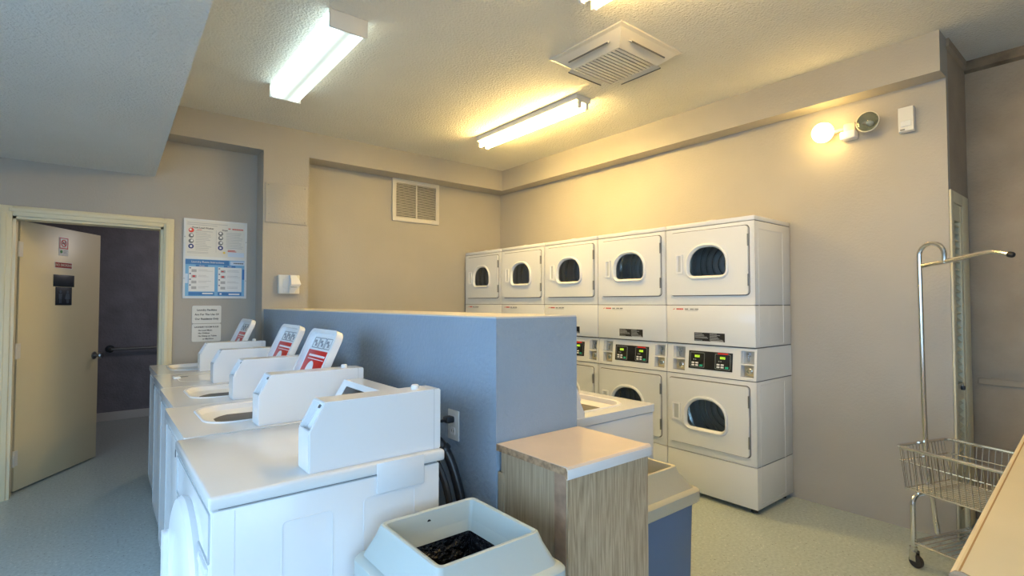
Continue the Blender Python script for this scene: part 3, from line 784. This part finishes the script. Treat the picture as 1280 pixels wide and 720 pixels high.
# pole with gooseneck and hanging bar
px, py = .0, .012
top = 1.648
r_ = .062
lean = -.022
gc = (px + lean, py - r_, top)
pole = [(px + .008, py - .045, .125), (px + .004, py + .002, .50), (px + lean * .5, py, .85), (px + lean, py, top)] + arc(gc, r_, 0, 180, 12, (0, 1, 0), (0, 0, 1))[1:] + [(px + lean, py - 2 * r_, top - .05)]
B().tube(pole, .0125, 10).build('pole', 'chrome', ct)
bar = [(px + lean, py - .012, 1.590), (px + lean, py - .20, 1.618), (px + lean, py - .325, 1.640), (px + lean, py - .34, 1.640), (px + lean, py - .375, 1.630), (px + lean, py - .405, 1.620)]
bo = B().tube(bar, .0125, 10).build('hanging_bar', 'chrome', ct)
B().lathe([(.0135, 0), (.0145, .004), (.0145, .018), (.011, .024)], (px + lean, py - .40, 1.6215), (0, -1, -.3), 12).build('bar_cap', 'black', bo)

# ------------------------------------------------------------------ ceiling fixtures
def fixture_wrap(name, label, x0, x1, y0, y1):
    t = thing(name, label, 'ceiling light', ((x0 + x1) / 2, (y0 + y1) / 2, ZC))
    hx, hy = (x1 - x0) / 2, (y1 - y0) / 2
    box(-hx + .02, -hy + .01, -.035, hx - .02, hy - .01, -.001).build('housing', 'fixture_white', t)
    B().prism([(-hx + .004, -.012), (-hx + .001, -.03), (-hx + .012, -.088), (-hx + .022, -.094), (hx - .022, -.094), (hx - .012, -.088), (hx - .001, -.03), (hx - .004, -.012)], 'xz', -hy + .014, hy - .014).build('lens', 'lens_cool', t)
    for s in (-1, 1):
        B().box(-hx - .002, min(s * hy, s * (hy - .014)), -.099, hx + .002, max(s * hy, s * (hy - .014)), -.001, bev=.002).build('end_cap', 'fixture_white', t)
    return t
fixture_wrap('ceiling_light', 'bright cool-white wraparound ceiling light above the washers', .945, 1.155, 2.715, 3.945)
def fixture_strip(label, x0, x1, y0, y1, tube_mat='tube_warm'):
    t = thing('ceiling_light', label, 'ceiling light', ((x0 + x1) / 2, (y0 + y1) / 2, ZC))
    hx, hy = (x1 - x0) / 2, (y1 - y0) / 2
    B().prism([(-hx, -.001), (-hx, -.04), (-hx + .03, -.052), (hx - .03, -.052), (hx, -.04), (hx, -.001)], 'xz', -hy, hy).build('housing', 'fixture_white', t)
    for s in (-1, 1):
        tu = B().tube([(s * hx * .52, -hy + .02, -.078), (s * hx * .52, hy - .02, -.078)], .0165, 12).build('tube', tube_mat, t)
        for e in (-1, 1):
            ye = e * (hy - .008)
            B().box(s * hx * .52 - .014, ye - .010, -.098, s * hx * .52 + .014, ye + .010, -.05, bev=.003).build('socket', 'fixture_white', t)
    return t
fixture_strip('ceiling strip light with two bare warm tubes in front of the dryers', 2.79, 2.94, 2.68, 3.99)
fixture_strip('dim ceiling strip light cut off by the top edge of the photo', 1.80, 1.975, .50, 1.742, 'tube_dim')

ac = thing('air_conditioner', 'white ceiling cassette air diffuser between the strip lights', 'air conditioner', (2.545, 2.108, ZC))
def sq(h, z, hx=None): return [(-h, -h, z), (h, -h, z), (h, h, z), (-h, h, z)]
fr = B().loft([sq(.295, -.001), sq(.295, -.010), sq(.272, -.016), sq(.190, -.078), sq(.180, -.080), sq(.176, -.070)]).build('panel_frame', 'beige_metal', ac, smooth=False)
for k in range(4):
    a = R(90 * k)
    fl = B().box(-.155, -.004, -.024, .155, .004, .024, bev=.002).build('air_flap', 'beige_metal', ac)
    # sloped side: from (r .272, z -.016) to (.190,-.078)
    m = Matrix.Rotation(a, 4, 'Z') @ Matrix.Translation((0, -.2375, -.047)) @ Matrix.Rotation(R(90 - 37 - 90 + 0), 4, 'X')
    nrm = math.atan2(.062, .082)
    m = Matrix.Rotation(a, 4, 'Z') @ Matrix.Translation((0, -.236, -.0475)) @ Matrix.Rotation(R(90) - nrm, 4, 'X').inverted()
    fl.matrix_local = m
    g = B().box(-.160, -.0045, .020, .160, .0045, .030).box(-.158, -.0045, -.030, .158, .0045, -.025).build('air_gap', 'seam', ac)
    g.matrix_local = m
box(-.178, -.178, -.070, .178, .178, -.064).build('grille_back', 'black', ac)
me = B().box(-.176, -.0112, -.006, .176, .0112, .0, bev=.0015).mesh('slat', 'beige_metal')
for i in range(12):
    o = bpy.data.objects.new('slat', me); COL.objects.link(o); o.parent = ac
    o.location = (0, -.160 + i * .0292, -.072); o.rotation_euler = (R(0), 0, 0)

# ------------------------------------------------------------------ emergency light, sensor
em = thing('emergency_light', 'twin-head emergency light on the dryer wall, left lamp glowing', 'wall light', (XW, 1.232, 2.52), -90)
# local x -> -Y (right), local y -> into the wall, z up
B().box(-.045, -.075, -.055, .045, 0, .0, bev=.01).build('battery_case', 'plastic_white', em)
B().box(-.03, -.05, .0, .04, 0, .055, bev=.008).build('bracket', 'pink_plastic', em)
for s, lit in ((-1, True), (1, False)):
    cx, cz = (-.125, .005) if lit else (.125, .018)
    B().tube([(s * .03, -.03, .03), (cx * .75, -.05, cz + .01), (cx, -.062, cz)], .012, 8).build('arm', 'pink_plastic', em)
    h = B().lathe([(.02, .0), (.036, .012), (.036, .03)] if lit else [(.02, .0), (.045, .02), (.062, .05), (.066, .068), (.060, .070)], (cx, -.055 if lit else -.035, cz), (0, -1, 0), 24, True, False).build('lamp_head', 'pink_plastic' if lit else 'lamp_bowl', em)
    if lit:
        B().lathe([(.030, .02), (.052, .034), (.064, .060), (.066, .075), (.060, .100), (.042, .120), (.018, .131), (.004, .133)], (cx, -.055, cz), (0, -1, 0), 24).build('glowing_lens', 'bulb_warm', h)
    else:
        B().lathe([(.063, .066), (.056, .082), (.036, .096), (.004, .102)], (cx, -.035, cz), (0, -1, 0), 24).build('clear_lens', 'lens_glass', h)
        B().lathe([(.018, .0), (.016, .03), (.006, .045)], (cx, -.045, cz), (0, -1, 0), 12).build('bulb', 'plastic_white', h)
ms = thing('motion_sensor', 'small white motion sensor high on the wall beside the emergency light', 'motion sensor', (XW, .921, 2.515), -90)
B().prism([(-.045, -.072), (-.020, -.078), (-.005, -.072), (-.005, .074), (-.050, .074), (-.052, -.02)], 'yz', -.038, .038).build('case', 'sign_white', ms)
B().prism([(-.055, -.045), (-.056, -.015), (-.045, -.005), (-.045, -.05)], 'yz', -.024, .026).build('sensor_lens', 'paper', ms)
box(-.028, -.053, -.068, -.006, -.046, -.060).build('indicator', 'ink_soft', ms)

# ------------------------------------------------------------------ back wall: vent, access panel, dispenser
vt = thing('wall_vent', 'beige return air grille high on the back wall under the beam', 'vent', (2.729, YB, 2.493))
hx, hz = .286, .228
B().plate(rrect(-hx, hx, -hz, hz, .004, .004, 2), rrect(-hx + .042, hx - .042, -hz + .042, hz - .042, .002, .002, 2), 'xz', -.02, -.001).build('vent_frame', 'beige_metal', vt)
box(-.008, -.018, -hz + .04, .008, -.010, hz - .04).build('mullion', 'beige_metal', vt)
box(-hx + .03, -.003, -hz + .03, hx - .03, -.001, hz - .03).build('vent_back', 'black', vt)
me = B().prism([(-.016, -.0055), (-.014, -.0065), (-.004, .0045), (-.006, .0055)], 'yz', -hx + .041, hx - .041).mesh('slat', 'beige_metal', False)
for i in range(22):
    o = bpy.data.objects.new('slat', me); COL.objects.link(o); o.parent = vt; o.location = (0, 0, -hz + .05 + i * (2 * hz - .10) / 21)
ap = thing('access_panel', 'painted access panel screwed to the pilaster', 'wall panel', (1.314, YBB, 2.266))
box(-.176, -.010, -.176, .176, -.0005, .176, bev=.003).build('panel', 'wall', ap)
for x, z in ((-.155, .155), (.155, .155), (-.15, -.10), (.155, -.155)): B().lathe([(.005, 0), (.005, .002)], (x, -.010, z), (0, -1, 0), 8).build('screw', 'steel_dark', ap)
dp = thing('wall_dispenser', 'small white box with a glossy bulging cover on the pilaster above the half wall', 'wall box', (1.333, YBB, 1.548))
box(-.088, -.045, -.083, .088, -.001, .083, bev=.006).build('case', 'sign_white', dp)
B().box(-.055, -.052, -.03, -.005, -.044, .05, bev=.004).box(-.05, -.052, -.07, -.01, -.044, -.045, bev=.003).build('case_relief', 'sign_white', dp)
B().loft([[(-.004, y, z) if i == 0 else (w_, y, z) for i, (w_, y) in enumerate(((-.004, -.045), (-.004, -.045 - d_), (w2, -.045 - d_ * .8), (w2 + .012, -.045)))] for z, d_, w2 in ((.082, .03, .045), (.04, .065, .072), (.0, .07, .085), (-.03, .055, .065), (-.06, .03, .04), (-.078, .02, .035))], True, True).build('cover', 'plastic_white', dp)
tag(B().box(-.004, -.105, -.03, .05, -.09, -.014, bev=.004).build('push_bar', 'plastic_grey', dp))

# ------------------------------------------------------------------ posters and signs
po_ = thing('instruction_board', 'white framed board with two laundry instruction posters beside the door', 'poster board', (.8015, YB, 1.759))
hx, hz = .2405, .337
box(-hx, -.010, -hz, hx, -.0005, hz, bev=.002).build('backing_board', 'paper', po_)
def img(parent, m, rects, y0, y1, name='print'):
    b = B()
    for a in rects: b.box(a[0], y0, a[1], a[2], y1, a[3])
    o = b.build(name, m, parent, smooth=False)
    if name == 'print': o['kind'] = 'stuff'
    return o
Y0, Y1, Y2 = -.0112, -.0100, -.0122
# upper poster (white) and lower poster (blue) as sheets
s1 = img(po_, 'sign_white', [(-.225, .018, .222, .322)], Y0, Y1, 'poster_sheet')
s2 = img(po_, 'sky_print', [(-.225, -.318, .222, -.005)], Y0, Y1, 'poster_sheet')
img(s1, 'ink_grey', [(-.215, .300 - i * .015, -.215 + w_, .304 - i * .015) for i, w_ in ((0, .30), (1, .22))] + [(-.003, .06, -.001, .25)] +
    [(-.155, .232 - i * .0145, -.155 + random.uniform(.07, .14), .2355 - i * .0145) for i in range(12)] + [(-.215, .045 + i * .009, -.06, .0475 + i * .009) for i in range(2)] +
    [(.075, .232 - i * .0145, .075 + random.uniform(.09, .14), .2355 - i * .0145) for i in range(10)], Y2, Y0)
text('Front Load Washer', .020, 'ink', s1, -.10, Y2, .262, bold=.0004)
text('Dryer', .018, 'ink', s1, .065, Y2, .255, bold=.0004)
img(s1, 'red_print', [(.122 + i * .011, .264, .130 + i * .011, .276) for i in range(8)] + [(.088, .080, .145, .086), (.088, .070, .155, .076), (.09, .268, .108, .276), (-.145, .243, -.11, .247)], Y2, Y0)
img(s1, 'pale_blue_print', [(.09, .026, .218, .066)], Y2, Y0)
def discs(parent, m, pts, r):
    b = B()
    for x, z in pts: b.lathe([(r, 0), (r, .001)], (x, Y0, z), (0, -1, 0), 16)
    return tag(b.build('print', m, parent), kind='stuff')
discs(s1, 'red_print', [(-.187, .238), ], .020); discs(s1, 'ink_soft', [(-.187, .192), (-.187, .146), (.032, .142), (.032, .224), (.032, .186)], .019); discs(s1, 'navy_print', [(-.187, .102), (.032, .100)], .020)
b = B()
for x, z in ((-.192, .242), (-.183, .196), (-.182, .150), (.036, .145), (.030, .228), (.034, .190), (-.187, .102), (.032, .100)): b.lathe([(.009, 0), (.009, .0018)], (x, Y0, z), (0, -1, 0), 12)
b.build('print', 'white_print', s1)
discs(s1, 'yellow_print', [(.060, .060)], .010)
img(s2, 'paper', [(-.200, -.278, -.010, -.068), (.016, -.278, .200, -.068)], Y2, Y0)
img(s2, 'blue_print', [(-.225, -.050, .10, -.008), (-.150, -.068, -.060, -.052), (.060, -.068, .150, -.052), (-.200, -.312, -.010, -.284), (.016, -.312, .200, -.284), (.205, -.17, .222, -.08)], Y2, Y0)
img(s2, 'pale_blue_print', [(.11, -.046, .222, -.012), (-.225, -.21, -.206, -.13)], Y2, Y0)
text('Laundry Room Instructions', .022, 'white_print', s2, -.06, Y2 - .0007, -.028)
text('Washer', .013, 'white_print', s2, -.105, Y2 - .0007, -.060)
text('Dryer', .013, 'white_print', s2, .105, Y2 - .0007, -.060)
img(s2, 'ink', [(.135 + i * .010, -.034, .142 + i * .010, -.024) for i in range(8)], Y2 - .001, Y2)
img(s2, 'navy_print', [(x, -.085 - i * .048, x + .012, -.077 - i * .048) for x in (-.196, .02) for i in range(4)], Y2 - .001, Y2)
img(s2, 'ink_grey', [(x + .016, -.115 - i * .048, x + .052, -.092 - i * .048) for x in (-.196, .02) for i in range(4)] + [(x + .065, -.095 - i * .048 - j * .011, x + .065 + random.uniform(.05, .11), -.0925 - i * .048 - j * .011) for x in (-.196, .02) for i in range(4) for j in range(2)], Y2 - .001, Y2)
img(s2, 'red_print', [(x + .024, -.157, x + .042, -.143) for x in (-.196, .02)] + [(.040, -.108, .060, -.100)], Y2 - .0016, Y2 - .001)
img(s2, 'white_print', [(-.10, -.300, -.02, -.290), (.10, -.306, .185, -.294), (.03, -.304, .045, -.292)], Y2 - .001, Y2)
for x, z in ((-hx + .008, .18), (hx - .008, .16), (-hx + .008, -.17), (hx - .008, -.18)): B().lathe([(.004, 0), (.003, .003)], (x, -.010, z), (0, -1, 0), 8).build('screw', 'steel', po_)
def sign(label, zc, lines):
    t = thing('wall_sign', label, 'sign', (.740, YB, zc), 0, 'lettered signs under the poster board')
    B().prism(rrect(-.108, .108, -.075, .075, .012, .012, 4), 'xz', -.006, -.0005).build('sign_plate', 'sign_white', t)
    for s, size, x, z, al in lines: text(s, size, 'ink', t, x, -.0068, z, al, bold=.0004, wx=1.0)
sign('white sign lettered Laundry Facilities Are For The Use Of Our Residents Only', 1.285, [('Laundry Facilities', .0215, 0, .038, 'CENTER'), ('Are For The Use Of', .0215, 0, .0, 'CENTER'), ('Our Residents Only', .0215, 0, -.038, 'CENTER')])
sign('white sign headed LAUNDRY ROOM RULES below the residents sign', 1.130, [('LAUNDRY ROOM RULES', .0165, 0, .048, 'CENTER'), ('No Loud Music', .0165, -.062, .020, 'LEFT'), ('No Children', .0165, -.062, -.004, 'LEFT'), ('No Sitting on Tables', .0165, -.062, -.028, 'LEFT'), ('or Machines', .0165, -.03, -.052, 'LEFT')])
# signs stuck to the open door
dR = 57.84; c_, s_ = math.cos(R(dR)), math.sin(R(dR))
def on_door(s, z): return (-.452 + s * c_ + .0004 * s_, 5.2 + s * s_ - .0004 * c_, z)
t = thing('door_sign', 'small white no smoking pictogram sign on the open door', 'sign', on_door(.448, 1.843), dR)
box(-.051, -.002, -.075, .051, 0, .075).build('sign_plate', 'sign_white', t)
B().plate(rrect(-.047, .047, -.018, .072, .002, .002, 2), rrect(-.040, .040, -.011, .065, .002, .002, 2), 'xz', -.003, -.0019).build('print', 'red_print', t)
ring = [(.030 * math.cos(2 * math.pi * k / 24), .027 + .030 * math.sin(2 * math.pi * k / 24)) for k in range(24)]
rin = [(.023 * math.cos(2 * math.pi * k / 24), .027 + .023 * math.sin(2 * math.pi * k / 24)) for k in range(24)]
B().plate(ring, rin, 'xz', -.0032, -.0019).prism([(-.020, .042), (-.015, .047), (.020, .012), (.015, .007)], 'xz', -.0034, -.0019).build('print', 'red_print', t)
B().box(-.018, -.003, .022, .016, -.0019, .030).box(.010, -.003, .030, .014, -.0019, .044).build('print', 'ink', t)
B().lathe([(.013, 0), (.013, .001)], (-.026, -.002, -.043), (0, -1, 0), 14).build('print', 'green_print', t)
B().box(.0, -.003, -.035, .038, -.0019, -.031).box(.0, -.003, -.045, .03, -.0019, -.041).box(.0, -.003, -.055, .036, -.0019, -.051).build('print', 'ink_grey', t)
t = thing('door_sign', 'dark red NO SMOKING sign on the open door', 'sign', on_door(.4515, 1.690), dR)
box(-.096, -.002, -.026, .096, 0, .026).build('sign_plate', 'sign_white', t)
box(-.090, -.003, -.021, .090, -.0015, .021).build('sign_face', 'red_dark', t)
text('NO SMOKING', .028, 'pink_plastic', t, 0, -.0036, 0, bold=.0005)
t = thing('door_sign', 'black restroom sign with two faint figures on the open door', 'sign', on_door(.460, 1.49), dR)
B().box(-.113, -.004, .026, .113, 0, .122, bev=.001).box(-.088, -.004, -.125, .088, 0, .022, bev=.001).build('sign_plate', 'sign_dark', t)
b = B()
for x in (-.04, .04):
    b.lathe([(.013, 0), (.013, .001)], (x, -.004, -.015), (0, -1, 0), 12).prism([(x - .02, -.032), (x + .02, -.032), (x + (.028 if x > 0 else .014), -.075), (x - (.028 if x > 0 else .014), -.075)], 'xz', -.005, -.0039).box(x - .011, -.005, -.108, x - .003, -.0039, -.074).box(x + .003, -.005, -.108, x + .011, -.0039, -.074)
tag(b.build('pictogram', 'sign_figure', t), kind='stuff')

# ------------------------------------------------------------------ outlet, cord and hoses behind the nearest washer
ol = thing('wall_outlet', 'white duplex wall outlet on the half wall behind the nearest washer', 'outlet', (HX0, 1.78, .892), -90)
B().box(-.040, -.006, -.060, .040, -.0003, .060, bev=.003).build('cover_plate', 'outlet_white', ol)
for z in (-.024, .024):
    f = B().prism(rrect(-.017, .017, z - .015, z + .015, .008, .008, 4), 'xz', -.008, -.005).build('receptacle', 'plastic_white', ol)
    B().box(-.008, -.0085, z - .004, -.006, -.0078, z + .006).box(.006, -.0085, z - .004, .008, -.0078, z + .006).build('slot', 'black', f)
pc = thing('power_cord', 'black plug and power cord in the wall outlet', 'cord', (HX0, 1.78, .916), -90)
B().box(-.018, -.045, -.012, .018, -.009, .014, bev=.006).build('plug', 'rubber', pc)
B().tube([(0, -.04, 0), (0, -.10, -.003), (0, -.16, -.012), (0, -.215, -.03)], .006, 8).build('cable', 'rubber', pc)
def spline(pts, n=8):
    out = []; pts = [Vector(p) for p in pts]
    for i in range(len(pts) - 1):
        p0 = pts[max(i - 1, 0)]; p1 = pts[i]; p2 = pts[i + 1]; p3 = pts[min(i + 2, len(pts) - 1)]
        for k in range(n):
            t = k / n
            out.append(tuple(.5 * ((2 * p1) + (-p0 + p2) * t + (2 * p0 - 5 * p1 + 4 * p2 - p3) * t * t + (-p0 + 3 * p1 - 3 * p2 + p3) * t ** 3)))
    out.append(tuple(pts[-1])); return out
hs = thing('drain_hose', 'thick black drain hose looping down the half wall behind the nearest washer', 'hose', (1.05, 1.70, 0))
B().tube(spline([(-.10, .10, .87), (-.03, .085, .875), (.025, .035, .80), (.052, -.01, .66), (.062, -.03, .52), (.06, -.03, .30), (.04, .0, .04)]), .019, 12).build('hose', 'rubber', hs)
B().lathe([(.024, -.012), (.026, -.008), (.026, .008), (.024, .012)], (.018, .043, .815), (.05, -.045, -.08), 14).build('hose_clamp', 'rubber', hs)
h2 = thing('inlet_hose', 'thinner black hose against the back of the nearest washer', 'hose', (.97, 1.62, 0))
B().tube(spline([(-.03, .05, .86), (.01, .03, .80), (.035, .0, .70), (.045, -.01, .58), (.04, -.01, .35), (.02, .0, .03)]), .013, 10).build('hose', 'rubber', h2)

# ------------------------------------------------------------------ handrail in the hall
hr = thing('hand_rail', 'dark metal handrail on the hall wall seen through the doorway', 'handrail', (.14, 7.72, .84))
B().tube([(0, -.002, 0), (0, -.05, 0), (.012, -.062, 0), (1.6, -.062, 0)], .017, 10).build('rail', 'steel_dark', hr)
B().lathe([(.045, 0), (.043, .008), (.02, .012)], (0, -.0005, 0), (0, -1, 0), 18).build('flange', 'black', hr)
